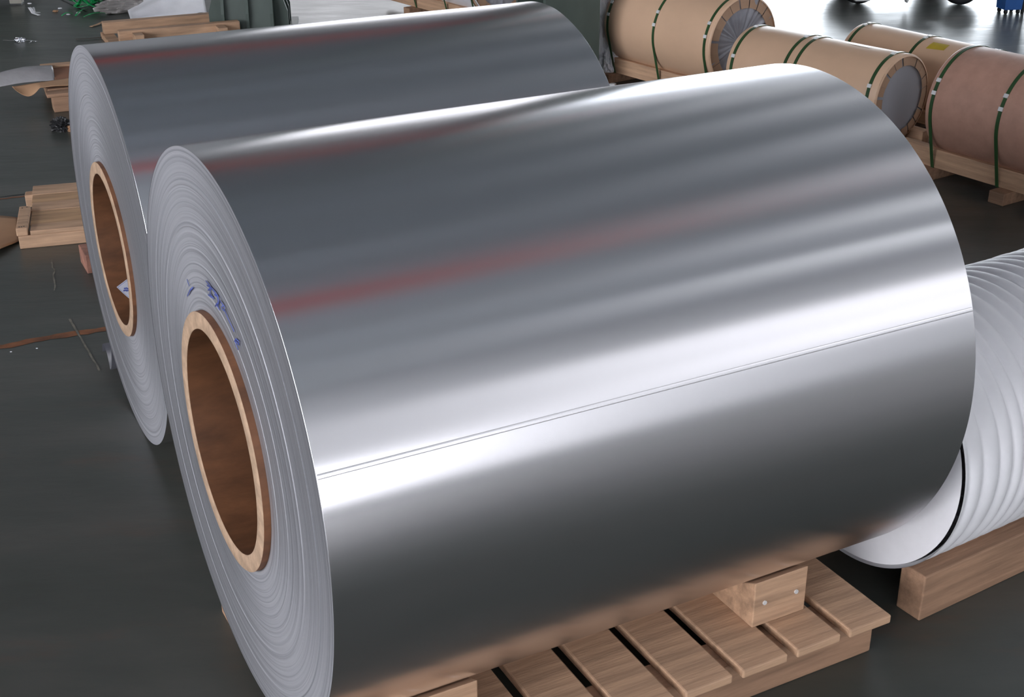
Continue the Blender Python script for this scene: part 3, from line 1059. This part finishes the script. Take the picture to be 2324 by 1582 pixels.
for k, (a, b) in enumerate(((67, 9), (155, 34), (84, 791), (25, 799), (178, 30), (136, 20))):
    p = fl(a, b)
    s_ = .022 if b < 100 else .005
    crumple('white_scrap', ('white film scrap behind the forked foil strip', 'white film scrap near the green strapping', 'tiny white speck below the orange line by the foil roll', 'tiny white speck below the orange line, away from the rolls', 'pale film scrap touching the green strapping', 'faint film scrap beside the brown leaf-like scrap')[k], 'scrap', WHITEF, p, (s_, s_ * .6, s_ * .3), seed=30 + k, nu=12, nv=8, group='white scraps on the floor')

# crumpled white film between column and wrapped roll
for k, (a, b, sz, rz_, sd) in enumerate((((1366, 176), None, (.13, .08, .40), .2, 40), ((1384, 182), None, (.06, .06, .14), .5, 41))):
    p = fl(*a)
    crumple('white_film_heap', ('tall crumpled white film heap between the steel column and the wrapped roll', 'lower crumpled white film lump at the foot of the tall white heap')[k], 'film', WHITEF, (p.x, p.y, 0), sz, rz=rz_, amp=.45, freq=2.4, seed=sd)

# white foam strip and loose timber beside the dark wrapped roll
f0, f1 = fl(2052, 304, .06), fl(2100, 318, .06)
ft = thing('foam_strip', 'short white foam strip between two skids', 'foam strip', (f0.x, f0.y, 0), math.atan2(f1.y - f0.y, f1.x - f0.x))
MB().box(-.02, .24, 0, .05, 0, .11).build('strip', FOAM, ft)
bevel(ft.children[0], .012, 3)
beam_thing('loose_timber', 'brown timber offcut on the floor under the end of the pale skid', 'timber', fl(2085, 388), fl(2200, 386), .12, 0, .05, WOODD)

# ------------------------------------------------------------------ far right: white wheeled vehicle and blue bin
vp = fl(2180, 12)
ve = thing('low_trolley', 'low white trolley with a black tyre and white hub, near the door', 'trolley', (vp.x, vp.y + .05, 0), HA * .2)
def wheel(x, y):
    o = MB().lathe_x([(-.05, .10), (-.06, .14), (-.05, .165), (0, .17), (.05, .165), (.06, .14), (.05, .10)], 40).build('tyre', DARK, ve, (x, y, .17), (0, 0, math.pi / 2))
    MB().lathe_x([(-.062, .0005), (-.062, .03), (-.052, .10), (.052, .10), (.062, .03), (.062, .0005)], 32).build('hub', WHITEP, o)
for (x, y) in ((0, 0), (0, .62), (-.86, .16), (-.86, .5)):
    wheel(x, y)
bodyp = [(-1.02, .16), (-.98, .07), (-.86, .07), (-.80, .16), (-.74, .22), (-.60, .22), (-.52, .045), (-.44, .22), (-.24, .24), (-.20, .36), (.20, .36), (.24, .24), (.30, .24), (.30, .38), (-.24, .38), (-.28, .31), (-1.02, .31)]
m = MB()
k = len(bodyp)
m.add([(a, -.03, b) for a, b in bodyp] + [(a, .03, b) for a, b in bodyp], [tuple(range(k)), tuple(range(k, 2 * k))[::-1]] + [(i, k + i, k + (i + 1) % k, (i + 1) % k) for i in range(k)])
m.build('side_skirt', WHITEP, ve, (0, -.10, 0))
bevel(MB().box(-1.02, -.26, -.06, .72, .27, .31).build('deck', WHITEP, ve), .01)
MB().box(-.95, .22, .08, .54, .20, .269).build('chassis', DARK, ve)

bp_ = fl(2298, 32)
bi = thing('blue_bin', 'blue plastic bin on small black casters by the far wall', 'bin', (bp_.x, bp_.y, 0), .15)
MB().hexa([(-.075, 0, .035), (.075, 0, .035), (.075, .15, .035), (-.075, .15, .035), (-.08, 0, .12), (.08, 0, .12), (.08, .15, .12), (-.08, .15, .12)]).build('bin_base', BLUEP, bi)
bevel(MB().hexa([(-.09, -.02, .125), (.07, -.02, .125), (.07, .17, .125), (-.09, .17, .125), (-.14, -.06, .24), (.10, -.06, .24), (.10, .2, .24), (-.14, .2, .24)]).build('bin_body', BLUEP, bi), .03, 4)
bevel(MB().box(-.14, .10, -.06, .20, .242, .6).build('bin_upper', BLUEP, bi), .03, 4)
MB().box(.085, .10, .0, .03, .0, .24).build('support_leg', DARK, bi)
for (x, y) in ((-.055, .02), (.055, .02), (-.055, .13), (.055, .13)):
    MB().lathe_x([(-.01, .001), (-.01, .018), (.01, .018), (.01, .001)], 16, False).build('caster', DARK, bi, (x, y, .018))

# machine foot at the top left corner
mp_ = fl(36, 12)
mf = thing('machine_frame', 'dark machine frame on a pale steel foot at the hall edge', 'machine', (mp_.x, mp_.y, 0), .1)
MB().box(-.05, .05, 0, .1, .015, .12).build('foot', plain('dull_steel', (.3, .28, .24), .5), mf)
MB().box(-.045, .045, .005, .095, 0, .015).build('foot_pad', DARK, mf)
MB().box(-1.2, .10, .0, .6, .12, .7).build('frame', plain('machine_green', (.04, .06, .045), .5), mf)
MB().box(-.75, -.65, 0, .1, 0, .12).build('foot', plain('dull_steel', (.3, .28, .24), .5), mf)
